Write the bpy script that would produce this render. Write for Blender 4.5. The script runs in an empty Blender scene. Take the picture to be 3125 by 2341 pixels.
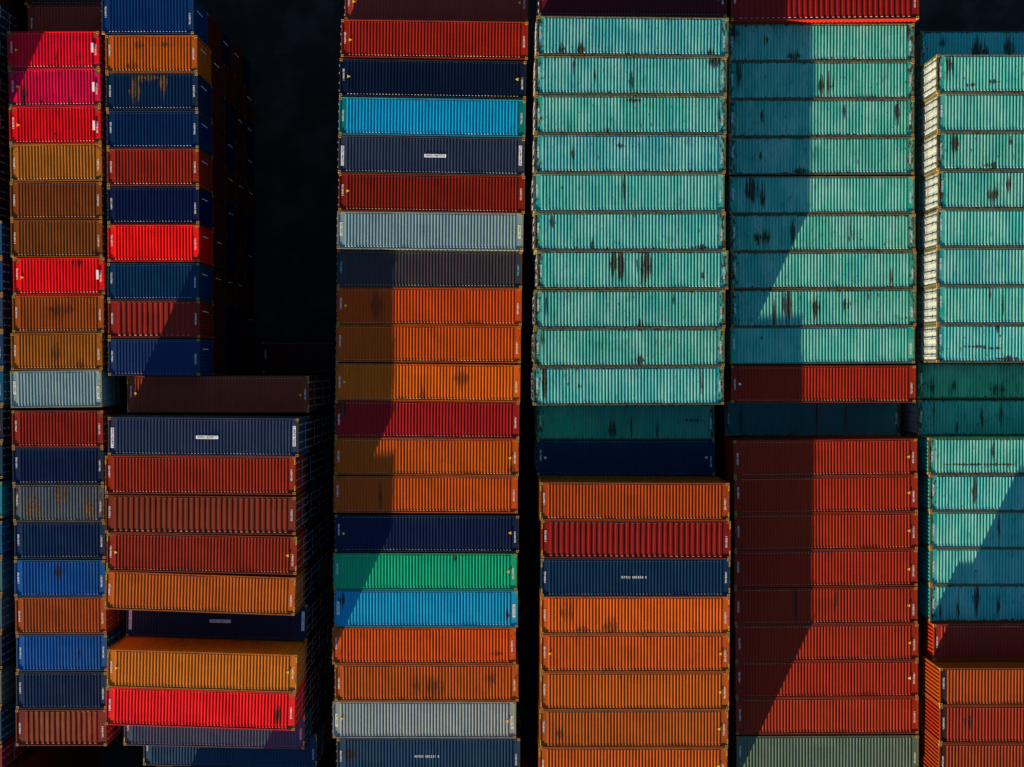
import bpy, math, random
from mathutils import Matrix, Vector, Euler, noise

random.seed(7)
sc = bpy.context.scene
COL = sc.collection

# ------------------------------------------------------------------ camera
F = 2850.0                       # focal length in pixels of a 3125-wide frame
CX, CY = 1562.5, 1170.5
H = 75.5                         # camera height above the yard
TILT = math.radians(-1.1)
cam_d = bpy.data.cameras.new("camera")
cam = bpy.data.objects.new("camera", cam_d)
COL.objects.link(cam)
cam.location = (0, 0, H)
cam.rotation_euler = (TILT, 0, 0)
cam_d.sensor_width = 36.0
cam_d.sensor_fit = 'HORIZONTAL'
cam_d.lens = F / 3125.0 * 36.0
cam_d.clip_end = 5000
sc.camera = cam
RM = Euler((TILT, 0, 0)).to_matrix()


def at(px, py, z):
    """ground position of the point seen at photo pixel px,py when it is z high"""
    d = RM @ Vector(((px - CX) / F, -(py - CY) / F, -1.0))
    t = (z - H) / d.z
    return Vector((d.x * t, d.y * t, z))


# ------------------------------------------------------------------ light
AZ = math.radians(25.4)
EL = math.radians(8.0)
travel = Vector((math.sin(AZ) * math.cos(EL), math.cos(AZ) * math.cos(EL), -math.sin(EL)))
sd = bpy.data.lights.new("sun", 'SUN')
so = bpy.data.objects.new("sun", sd)
COL.objects.link(so)
so.rotation_euler = travel.to_track_quat('-Z', 'Y').to_euler()
so.location = (-60, -120, 60)
sd.energy = 5.0
sd.angle = math.radians(0.5)
sd.color = (1.0, 0.79, 0.53)
w = bpy.data.worlds.new("World")
sc.world = w
w.use_nodes = True
wn = w.node_tree
bg = wn.nodes["Background"]
sky = wn.nodes.new("ShaderNodeTexSky")
sky.sky_type = 'NISHITA'
sky.sun_disc = False
sky.sun_elevation = EL
sky.sun_rotation = math.radians(205.4)
sky.air_density = 1.0
sky.dust_density = 0.4
sky.ozone_density = 3.3
wn.links.new(sky.outputs[0], bg.inputs[0])
bg.inputs[1].default_value = 0.07
sc.view_settings.view_transform = 'Standard'
sc.view_settings.look = 'None'
sc.view_settings.exposure = 1.9
sc.view_settings.gamma = 1.0


# ------------------------------------------------------------------ materials
def lin(c):
    c = c / 255.0
    return c / 12.92 if c <= 0.04045 else ((c + 0.055) / 1.055) ** 2.4


ALB = (0.80, 0.80, 0.68)         # photo brightness -> paint reflectance


def alb(rgb):
    return tuple(max(0.0012, min(0.85, lin(v) * k)) for v, k in zip(rgb, ALB))


def N(nt, typ, **kw):
    n = nt.nodes.new(typ)
    for k, v in kw.items():
        setattr(n, k, v)
    return n


def math_n(nt, op, a, b=None, c=None, clamp=False):
    n = N(nt, "ShaderNodeMath", operation=op)
    n.use_clamp = clamp
    for i, v in enumerate((a, b, c)):
        if v is None:
            continue
        if isinstance(v, (int, float)):
            n.inputs[i].default_value = v
        else:
            nt.links.new(v, n.inputs[i])
    return n.outputs[0]


def sstep(nt, v, lo, hi):
    n = N(nt, "ShaderNodeMapRange", interpolation_type='SMOOTHSTEP')
    nt.links.new(v, n.inputs[0])
    n.inputs[1].default_value = lo
    n.inputs[2].default_value = hi
    return n.outputs[0]


def mixc(nt, f, a, b):
    n = N(nt, "ShaderNodeMix", data_type='RGBA')
    for i, v in ((0, f), (6, a), (7, b)):
        if isinstance(v, (int, float)):
            n.inputs[i].default_value = v
        elif isinstance(v, tuple):
            n.inputs[i].default_value = (*v, 1)
        else:
            nt.links.new(v, n.inputs[i])
    return n.outputs[2]


def noise_n(nt, vec, scale, detail=3, rough=0.55):
    n = N(nt, "ShaderNodeTexNoise")
    nt.links.new(vec, n.inputs["Vector"])
    n.inputs["Scale"].default_value = scale
    n.inputs["Detail"].default_value = detail
    n.inputs["Roughness"].default_value = rough
    return n.outputs["Fac"]


def vmul(nt, v, xyz):
    n = N(nt, "ShaderNodeVectorMath", operation='MULTIPLY')
    nt.links.new(v, n.inputs[0])
    n.inputs[1].default_value = xyz
    return n.outputs[0]


def vadd(nt, v, xyz):
    n = N(nt, "ShaderNodeVectorMath", operation='ADD')
    nt.links.new(v, n.inputs[0])
    if isinstance(xyz, tuple):
        n.inputs[1].default_value = xyz
    else:
        nt.links.new(xyz, n.inputs[1])
    return n.outputs[0]


def stain_group():
    """one dark stain: an uneven blotch broken into streaks that run across the roof"""
    g = bpy.data.node_groups.new("stain", 'ShaderNodeTree')
    I = g.interface
    I.new_socket("Vector", in_out='INPUT', socket_type='NodeSocketVector')
    I.new_socket("Seeded", in_out='INPUT', socket_type='NodeSocketVector')
    I.new_socket("Centre", in_out='INPUT', socket_type='NodeSocketVector')
    I.new_socket("Inverse", in_out='INPUT', socket_type='NodeSocketVector')
    I.new_socket("Mask", in_out='OUTPUT', socket_type='NodeSocketFloat')
    gi = g.nodes.new("NodeGroupInput")
    go = g.nodes.new("NodeGroupOutput")
    s = N(g, "ShaderNodeVectorMath", operation='SUBTRACT')
    g.links.new(gi.outputs[0], s.inputs[0])
    g.links.new(gi.outputs[2], s.inputs[1])
    m = N(g, "ShaderNodeVectorMath", operation='MULTIPLY')
    g.links.new(s.outputs[0], m.inputs[0])
    g.links.new(gi.outputs[3], m.inputs[1])
    sp = N(g, "ShaderNodeSeparateXYZ")
    g.links.new(m.outputs[0], sp.inputs[0])
    dx = math_n(g, 'ABSOLUTE', sp.outputs[0])
    # each streak has its own length and its own slight shift
    st = noise_n(g, vmul(g, gi.outputs[1], (15.0, 0.2, 0.0)), 1.0, 1, 0.4)
    sh = noise_n(g, vmul(g, gi.outputs[1], (13.0, 0.0, 0.0)), 1.0, 1, 0.4)
    fi = noise_n(g, vmul(g, gi.outputs[1], (16.0, 5.0, 0.0)), 1.0, 4, 0.65)
    dy = math_n(g, 'ABSOLUTE', math_n(g, 'ADD', sp.outputs[1], math_n(g, 'MULTIPLY_ADD', sh, 2.4, -1.2)))
    ln = math_n(g, 'MAXIMUM', math_n(g, 'MULTIPLY_ADD', st, 6.0, -2.2), 0.05)
    d = math_n(g, 'ADD', math_n(g, 'DIVIDE', dy, ln), math_n(g, 'POWER', dx, 2.5))
    d = math_n(g, 'ADD', d, math_n(g, 'MULTIPLY_ADD', fi, 0.9, -0.45))
    g.links.new(sstep(g, d, 1.25, 0.62), go.inputs[0])
    return g


STAIN = stain_group()
DARK = (0.016, 0.0105, 0.007)
RUST = (0.085, 0.032, 0.010)
OCHRE = (0.20, 0.105, 0.022)


def paint(name, rgb, L=None, fade=0.25, rust=0.3, grime=0.3, stains=(), gusset=0.0,
          ridge=0.25, fadecol=None, endcol=None, rough=0.48, rstains=()):
    """weathered container paint; L is given for roofs, whose coordinates start at the roof sheet"""
    base = alb(rgb)
    m = bpy.data.materials.new(name)
    m.use_nodes = True
    nt = m.node_tree
    bs = nt.nodes["Principled BSDF"]
    tc = N(nt, "ShaderNodeTexCoord")
    P = tc.outputs["Object"]
    oi = N(nt, "ShaderNodeObjectInfo")
    off = N(nt, "ShaderNodeCombineXYZ")
    nt.links.new(math_n(nt, 'MULTIPLY', oi.outputs["Random"], 91.0), off.inputs[0])
    nt.links.new(math_n(nt, 'MULTIPLY', oi.outputs["Random"], 57.0), off.inputs[1])
    S = vadd(nt, P, off.outputs[0])
    # chalky fading in broad patches
    n1 = noise_n(nt, vmul(nt, S, (1.5, 0.45, 0.45)), 0.8, 5, 0.6)
    lum = 0.3 * base[0] + 0.55 * base[1] + 0.15 * base[2]
    fc = alb(fadecol) if fadecol else tuple(min(0.8, b * 1.18 + lum * 0.02 + 0.0005) for b in base)
    c = mixc(nt, math_n(nt, 'MULTIPLY', sstep(nt, n1, 0.38, 0.72), fade), base, fc)
    # darker, duller panels along the length
    n2 = noise_n(nt, vmul(nt, S, (1.6, 0.12, 0.12)), 1.0, 3)
    c = mixc(nt, math_n(nt, 'MULTIPLY', sstep(nt, n2, 0.45, 0.75), 0.30 * grime + 0.12), c,
             tuple(b * 0.45 for b in base))
    sep = N(nt, "ShaderNodeSeparateXYZ")
    nt.links.new(P, sep.inputs[0])
    ax = math_n(nt, 'ABSOLUTE', sep.outputs[0])
    ay = math_n(nt, 'ABSOLUTE', sep.outputs[1])
    if L:
        # worn rib tops; for teals fadecol also paints in creamy sunlight
        rz = sstep(nt, sep.outputs[2], 0.010, 0.030)
        c = mixc(nt, math_n(nt, 'MULTIPLY', rz, ridge), c, fc)
        ends = math_n(nt, 'MULTIPLY', math_n(nt, 'MULTIPLY', sstep(nt, ay, 1.050, 1.064), sstep(nt, ay, 1.090, 1.082)), sstep(nt, sep.outputs[2], 0.006, 0.016))
        c = mixc(nt, math_n(nt, 'MULTIPLY', ends, 0.8), c, mixc(nt, 0.65, fc, (0.72, 0.66, 0.54)))  # pale rib ends: scraped paint, plus bright sun dots painted in
        if endcol:
            c = mixc(nt, sstep(nt, ax, L / 2 - 0.50, L / 2 - 0.46), c, alb(endcol))
    # soft dirt
    n3 = noise_n(nt, vmul(nt, S, (1.3, 0.8, 0.8)), 1.1, 5, 0.62)
    c = mixc(nt, math_n(nt, 'MULTIPLY', sstep(nt, n3, 0.56, 0.80), grime), c,
             tuple(b * 0.22 + 0.004 for b in base))
    # rust specks, runs, and rust creeping in from the edges
    n4 = noise_n(nt, vmul(nt, S, (5.0, 1.7, 1.7)), 1.5, 5, 0.65)
    if L:
        e = math_n(nt, 'MAXIMUM', sstep(nt, ax, L / 2 - 0.75, L / 2 - 0.05),
                   sstep(nt, ay, 0.98, 1.20))
        n4 = math_n(nt, 'MULTIPLY_ADD', e, 0.13 + 0.05 * rust, n4)
    rm = math_n(nt, 'MULTIPLY', sstep(nt, n4, 0.735 - 0.11 * rust, 0.80 - 0.11 * rust), min(1.0, 0.5 + rust))
    n5 = noise_n(nt, S, 6.0, 2)
    c = mixc(nt, rm, c, mixc(nt, n5, RUST, tuple(v * 0.25 for v in RUST)))
    if L and rust > 0.15:
        n6 = noise_n(nt, vmul(nt, S, (9.0, 0.8, 0.8)), 1.0, 3, 0.6)
        n7 = noise_n(nt, vmul(nt, S, (0.9, 0.7, 0.7)), 1.0, 2)
        run = math_n(nt, 'MULTIPLY', sstep(nt, n6, 0.57, 0.72), sstep(nt, n7, 0.46, 0.66))
        c = mixc(nt, math_n(nt, 'MULTIPLY', run, min(0.85, 0.3 + 0.5 * rust)), c, mixc(nt, n5, (0.05, 0.022, 0.009), (0.02, 0.012, 0.008)))
    if gusset and L:
        g0 = math_n(nt, 'ADD', ax, ay)
        gm = sstep(nt, g0, L / 2 + 1.219 - 0.62, L / 2 + 1.219 - 0.56)
        c = mixc(nt, math_n(nt, 'MULTIPLY', gm, gusset), c, mixc(nt, n3, OCHRE, RUST))
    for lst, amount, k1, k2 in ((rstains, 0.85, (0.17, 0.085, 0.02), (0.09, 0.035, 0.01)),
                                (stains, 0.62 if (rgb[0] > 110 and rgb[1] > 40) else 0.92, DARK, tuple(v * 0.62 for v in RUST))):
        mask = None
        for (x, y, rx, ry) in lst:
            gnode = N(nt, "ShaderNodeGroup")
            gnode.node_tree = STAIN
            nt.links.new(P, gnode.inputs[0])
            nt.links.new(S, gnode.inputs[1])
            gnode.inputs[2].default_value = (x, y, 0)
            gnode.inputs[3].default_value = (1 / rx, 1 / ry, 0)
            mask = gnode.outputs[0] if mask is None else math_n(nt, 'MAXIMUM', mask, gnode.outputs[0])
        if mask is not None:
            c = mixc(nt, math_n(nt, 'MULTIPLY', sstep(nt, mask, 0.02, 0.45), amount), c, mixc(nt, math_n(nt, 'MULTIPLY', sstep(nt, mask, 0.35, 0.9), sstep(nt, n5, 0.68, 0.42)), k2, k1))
    nt.links.new(c, bs.inputs["Base Color"])
    rr = math_n(nt, 'MULTIPLY_ADD', n3, 0.25, rough - 0.1)
    nt.links.new(rr, bs.inputs["Roughness"])
    bs.inputs["Specular IOR Level"].default_value = 0.12
    bp = N(nt, "ShaderNodeBump")
    bp.inputs["Strength"].default_value = 0.25
    bp.inputs["Distance"].default_value = 0.02
    nt.links.new(noise_n(nt, vmul(nt, S, (2.2, 1.2, 1.2)), 1.3, 4, 0.6), bp.inputs["Height"])
    nt.links.new(bp.outputs[0], bs.inputs["Normal"])
    return m


def flat_mat(name, base, rough=0.6, var=0.3, dark=(0.02, 0.015, 0.01), metal=0.0, scale=9.0):
    m = bpy.data.materials.new(name)
    m.use_nodes = True
    nt = m.node_tree
    bs = nt.nodes["Principled BSDF"]
    tc = N(nt, "ShaderNodeTexCoord")
    n = noise_n(nt, tc.outputs["Object"], scale, 4, 0.6)
    c = mixc(nt, math_n(nt, 'MULTIPLY', sstep(nt, n, 0.45, 0.75), var), base, dark)
    nt.links.new(c, bs.inputs["Base Color"])
    bs.inputs["Roughness"].default_value = rough
    bs.inputs["Metallic"].default_value = metal
    bs.inputs["Specular IOR Level"].default_value = 0.3
    return m


M_CAST = flat_mat("rusted_casting", (0.30, 0.165, 0.034), 0.7, 0.75, (0.09, 0.035, 0.010), scale=14)
M_CASTD = flat_mat("shaded_casting", (0.10, 0.055, 0.02), 0.8, 0.8, (0.03, 0.015, 0.006), scale=14)  # darker casting copy for lower levels; stack shade is put into its colour
M_WHITE = flat_mat("white_lettering", (0.80, 0.78, 0.76), 0.5, 0.35, (0.3, 0.28, 0.26), scale=20)
M_BLACK = flat_mat("black_lettering", (0.02, 0.02, 0.022), 0.5, 0.3)
M_YELL = flat_mat("warning_yellow", (0.75, 0.48, 0.01), 0.5, 0.3, (0.3, 0.15, 0.01), scale=16)
M_PALE = flat_mat("pale_warning_paint", (0.75, 0.75, 0.6), 0.5, 0.3, (0.4, 0.4, 0.3), scale=16)
M_ROD = flat_mat("galvanised_rod", (0.24, 0.23, 0.22), 0.45, 0.3, (0.15, 0.12, 0.1), metal=0.3)
M_AQUA = flat_mat("aqua_lettering", (0.05, 0.45, 0.62), 0.5, 0.3, (0.05, 0.2, 0.3), scale=20)

# ------------------------------------------------------------------ mesh helpers
W = 2.438


class MB:
    def __init__(self):
        self.v, self.f = [], []

    def quadgrid(self, rows):
        b = len(self.v)
        n = len(rows[0])
        for r in rows:
            self.v += [tuple(p) for p in r]
        for i in range(len(rows) - 1):
            for j in range(n - 1):
                a = b + i * n + j
                self.f.append((a, a + 1, a + n + 1, a + n))

    def box(self, x0, x1, y0, y1, z0, z1):
        b = len(self.v)
        self.v += [(x0, y0, z0), (x1, y0, z0), (x1, y1, z0), (x0, y1, z0),
                   (x0, y0, z1), (x1, y0, z1), (x1, y1, z1), (x0, y1, z1)]
        for q in ((0, 3, 2, 1), (4, 5, 6, 7), (0, 1, 5, 4), (1, 2, 6, 5), (2, 3, 7, 6), (3, 0, 4, 7)):
            self.f.append(tuple(b + i for i in q))

    def tube(self, x, y, z0, z1, r, n=8):
        b = len(self.v)
        for z in (z0, z1):
            for i in range(n):
                a = 2 * math.pi * i / n
                self.v.append((x + r * math.cos(a), y + r * math.sin(a), z))
        for i in range(n):
            j = (i + 1) % n
            self.f.append((b + i, b + j, b + n + j, b + n + i))
        self.f.append(tuple(b + n + i for i in range(n)))
        self.f.append(tuple(b + n - 1 - i for i in range(n)))

    def mesh(self, name):
        m = bpy.data.meshes.new(name)
        m.from_pydata(self.v, [], self.f)
        m.validate()
        m.update()
        return m


def trap(a, b, pitch, base, top, h):
    """trapezoid corrugation between a and b: list of (s, height)"""
    n = max(1, int((b - a) // pitch))
    s0 = a + ((b - a) - n * pitch) / 2
    pts = [(a, 0.0)]
    for i in range(n):
        c = s0 + (i + 0.5) * pitch
        pts += [(c - base / 2, 0.0), (c - top / 2, h), (c + top / 2, h), (c + base / 2, 0.0)]
    pts.append((b, 0.0))
    return pts


RIB_H = 0.036


def roof_mesh(L, wide, seed):
    a = 0.42
    if wide:
        pts = trap(-L / 2 + a, L / 2 - a, 0.352, 0.20, 0.12, RIB_H)
    else:
        pts = trap(-L / 2 + a, L / 2 - a, 0.2085, 0.124, 0.056, RIB_H)
    pts = [(-L / 2 + 0.07, 0)] + pts + [(L / 2 - 0.07, 0)]
    e = W / 2
    ys = [-e + 0.055, -e + 0.135, -e + 0.160, -0.42, 0.42, e - 0.160, e - 0.135, e - 0.055]
    k = [0, 0, 1, 1, 1, 1, 0, 0]
    o = Vector((seed * 13.7, seed * 7.1, seed))
    rows = []
    for y, kk in zip(ys, k):
        row = []
        for x, h in pts:
            wv = noise.noise(Vector((x * 0.55, y * 0.5, 0)) + o) * 0.016 + noise.noise(Vector((x * 1.7, y * 1.1, 3)) + o) * 0.010
            fx = min(1, max(0, (L / 2 - abs(x)) / 0.6 - 0.3))
            fy = 1 if kk else 0.15
            row.append((x, y, h * kk + wv * fx * fy))
        rows.append(row)
    b = MB()
    b.quadgrid(rows)
    return b.mesh("roof_sheet")


def side_mesh(L, h):
    pts = trap(-L / 2 + 0.16, L / 2 - 0.16, 0.278, 0.20, 0.07, 0.036)
    b = MB()
    b.quadgrid([[(x, -W / 2 + 0.012 + (0.036 - d), z) for x, d in pts] for z in (0.15, h - 0.10)])
    return b.mesh("side_wall")


def endwall_mesh(L, h):
    pts = trap(-W / 2 + 0.13, W / 2 - 0.13, 0.25, 0.18, 0.11, 0.045)
    b = MB()
    b.quadgrid([[(L / 2 - 0.06 + d, y, z) for y, d in pts] for z in (0.15, h - 0.11)])
    return b.mesh("end_wall")


def frame_mesh(L, h):
    b = MB()
    e = W / 2
    for s in (-1, 1):
        y0, y1 = sorted((s * (e - 0.002), s * (e - 0.062)))
        b.box(-L / 2 + 0.18, L / 2 - 0.18, y0, y1, h - 0.105, h - 0.008)
        b.box(-L / 2 + 0.18, L / 2 - 0.18, y0, y1, 0.012, 0.155)
        x0, x1 = sorted((s * (L / 2 - 0.002), s * (L / 2 - 0.085)))
        b.box(x0, x1, -e + 0.163, e - 0.163, h - 0.115, h - 0.010)
        b.box(x0, x1, -e + 0.163, e - 0.163, 0.012, 0.155)
        for t in (-1, 1):
            p0, p1 = sorted((s * (L / 2 - 0.003), s * (L / 2 - 0.16)))
            q0, q1 = sorted((t * (e - 0.003), t * (e - 0.13)))
            b.box(p0, p1, q0, q1, 0.118, h - 0.118)
    b.box(-L / 2 + 0.1, L / 2 - 0.1, -e + 0.07, e - 0.07, 0.10, 0.14)
    return b.mesh("frame")


def casting_mesh():
    b = MB()
    a, c, h = 0.089, 0.081, 0.118
    b.v = [(-a, -c, 0), (a, -c, 0), (a, c, 0), (-a, c, 0), (-a, -c, h), (a, -c, h), (a, c, h), (-a, c, h)]
    i, j, d = 0.056, 0.030, h - 0.05
    b.v += [(-i, -j, h), (i, -j, h), (i, j, h), (-i, j, h), (-i, -j, d), (i, -j, d), (i, j, d), (-i, j, d)]
    b.f = [(0, 3, 2, 1), (0, 1, 5, 4), (1, 2, 6, 5), (2, 3, 7, 6), (3, 0, 4, 7)]
    for k in range(4):
        l = (k + 1) % 4
        b.f.append((4 + k, 4 + l, 8 + l, 8 + k))
        b.f.append((8 + k, 8 + l, 12 + l, 12 + k))
    b.f.append((12, 13, 14, 15))
    return b.mesh("corner_casting")


def door_mesh(h):
    """one leaf, hinge side at y=0, running to y=1.09, outside face towards -x"""
    b = MB()
    b.box(0.0, 0.05, 0.01, 1.085, 0.165, h - 0.125)
    n = 4
    z0, z1 = 0.24, h - 0.20
    for k in range(n):
        a = z0 + (z1 - z0) * k / n + 0.04
        c = z0 + (z1 - z0) * (k + 1) / n - 0.04
        for (y0, y1) in ((0.08, 0.24), (0.33, 0.72), (0.82, 1.02)):
            b.box(-0.011, 0.0, y0, y1, a, c)
    for z in (0.45, h * 0.5, h - 0.45):
        b.box(-0.03, 0.0, -0.03, 0.06, z - 0.05, z + 0.05)
    return b.mesh("door")


def rod_mesh(h):
    b = MB()
    b.tube(0, 0, 0.10, h - 0.06, 0.022)
    for z in (0.20, 0.85, h - 0.75, h - 0.16):
        b.box(-0.035, 0.045, -0.05, 0.05, z - 0.04, z + 0.04)
    b.box(-0.05, -0.025, -0.02, 0.36, 1.10, 1.14)
    return b.mesh("lock_rod")


def stripe_mesh():
    """yellow slanted dashes beside both corners of one top end rail"""
    b = MB()
    for k in range(4):
            y = (1.5 - k) * 0.085
            n = len(b.v)
            b.v += [(-0.036, y - 0.018, 0), (0.036, y + 0.012, 0), (0.036, y + 0.052, 0), (-0.036, y + 0.022, 0)]
            b.f.append((n, n + 1, n + 2, n + 3))
    return b.mesh("height_stripes")


def tri_mesh():
    b = MB()
    b.v = [(-0.085, -0.10, 0), (0.105, 0, 0), (-0.085, 0.10, 0), (-0.085, -0.10, -0.012), (0.105, 0, -0.012), (-0.085, 0.10, -0.012)]
    b.f = [(0, 1, 2), (0, 3, 4, 1), (1, 4, 5, 2), (2, 5, 3, 0)]
    return b.mesh("warning_triangle")


def text_mesh(body, length, height):
    c = bpy.data.curves.new("t", 'FONT')
    c.body = body
    c.resolution_u = 2
    c.align_x = 'CENTER'
    c.align_y = 'CENTER'
    c.offset = 0.012
    o = bpy.data.objects.new("t", c)
    COL.objects.link(o)
    dg = bpy.context.evaluated_depsgraph_get()
    m = bpy.data.meshes.new_from_object(o.evaluated_get(dg))
    bpy.data.objects.remove(o)
    bpy.data.curves.remove(c)
    xs = [v.co.x for v in m.vertices]
    ys = [v.co.y for v in m.vertices]
    if xs:
        sx = length / (max(xs) - min(xs))
        sy = height / (max(ys) - min(ys))
        mx, my = (max(xs) + min(xs)) / 2, (max(ys) + min(ys)) / 2
        for v in m.vertices:
            v.co.x = (v.co.x - mx) * sx
            v.co.y = (v.co.y - my) * sy
            v.co.z = 0
    m.materials.clear()
    m.name = "marking"
    return m


def panel_mesh(l, h):
    b = MB()
    b.v = [(-l / 2, -h / 2, 0), (l / 2, -h / 2, 0), (l / 2, h / 2, 0), (-l / 2, h / 2, 0)]
    b.f = [(0, 1, 2, 3)]
    return b.mesh("panel")


def body_mesh(L, h):
    """walls and roof of a container deep in a stack, of which only an end shows"""
    b = MB()
    pts = trap(-L / 2 + 0.16, L / 2 - 0.16, 0.278, 0.20, 0.07, 0.036)
    for s in (-1, 1):
        rows = [[(x, s * (W / 2 - 0.048 + d), z) for x, d in pts] for z in (0.15, h - 0.10)]
        b.quadgrid(rows if s < 0 else rows[::-1])
    pts = trap(-W / 2 + 0.13, W / 2 - 0.13, 0.25, 0.18, 0.11, 0.045)
    b.quadgrid([[(L / 2 - 0.06 + d, y, z) for y, d in pts] for z in (0.15, h - 0.11)])
    b.box(-L / 2 + 0.08, L / 2 - 0.08, -W / 2 + 0.06, W / 2 - 0.06, h - 0.07, h - 0.04)
    return b.mesh("body")


_cache = {}


def cached(key, fn):
    if key not in _cache:
        _cache[key] = fn()
    return _cache[key]


STD, HC = 2.591, 2.896
LEN = {20: 6.058, 40: 12.192}
CAST = casting_mesh()
TRI = tri_mesh()
STRIPE = stripe_mesh()
_sb = MB()
_sb.box(-0.004, 0.004, -0.022, 0.022, -0.55, 0.55)
STRIP = _sb.mesh('marking')


def link(name, mesh, mat, parent, loc=(0, 0, 0), rz=0.0, extra=None):
    """an object with shared mesh data and its own material"""
    o = bpy.data.objects.new(name, mesh)
    COL.objects.link(o)
    o.parent = parent
    o.location = loc
    if rz:
        o.rotation_euler = (0, 0, rz)
    if len(mesh.materials) == 0:
        mesh.materials.append(None)
    o.material_slots[0].link = 'OBJECT'
    o.material_slots[0].material = mat
    return o


def copy_child(src, parent):
    c = src.copy()
    COL.objects.link(c)
    c.parent = parent
    return c


ORD = ["first", "second", "third", "fourth", "fifth", "sixth", "seventh", "eighth", "ninth", "tenth", "eleventh",
       "twelfth", "thirteenth", "fourteenth", "fifteenth", "sixteenth", "seventeenth", "eighteenth", "nineteenth",
       "twentieth", "twenty-first", "twenty-second"]


def make_root(x, y, z, rz, label, group):
    r = bpy.data.objects.new("shipping_container", None)
    COL.objects.link(r)
    r.empty_display_size = 0.5
    r.location = (x, y, z)
    r.rotation_euler = (0, 0, rz)
    r["label"] = label
    r["category"] = "container"
    r["group"] = group
    return r


def add_doors(root, L, h, side, mat, rods=True):
    """two leaves with two lock rods each at the end on the given side"""
    for s in (-1, 1):
        d = link("door", cached(("door", h), lambda: door_mesh(h)), mat, root)
        # hinge side outwards
        if side < 0:
            d.location = (-L / 2 + 0.055, s * 1.09, 0)
            d.scale = (1, -s, 1)
        else:
            d.location = (L / 2 - 0.055, s * 1.09, 0)
            d.scale = (-1, -s, 1)
        if rods:
            for yy in (0.285, 0.77):
                link("lock_rod", cached(("rod", h), lambda: rod_mesh(h)), M_ROD, d, (-0.075, yy, 0))


def add_frame(root, L, h, fmat, castings=True):
    link("frame", cached(("frame", L, h), lambda: frame_mesh(L, h)), fmat, root)
    if castings:
        for sx in (-1, 1):
            for sy in (-1, 1):
                for z in (0.0, h - 0.118):
                    link("corner_casting", CAST, M_CAST, root,
                         (sx * (L / 2 - 0.089), sy * (W / 2 - 0.081), z))


PREF = ["TCLU", "FCIU", "TGHU", "CAIU", "BMOU", "GESU", "SEGU", "TTNU", "DRYU", "TRLU", "FSCU", "UETU", "BSIU", "TEMU"]
rc = random.Random(42)


def code():
    return "%s %06d %d" % (rc.choice(PREF), rc.randrange(100000, 999999), rc.randrange(10))


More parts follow.
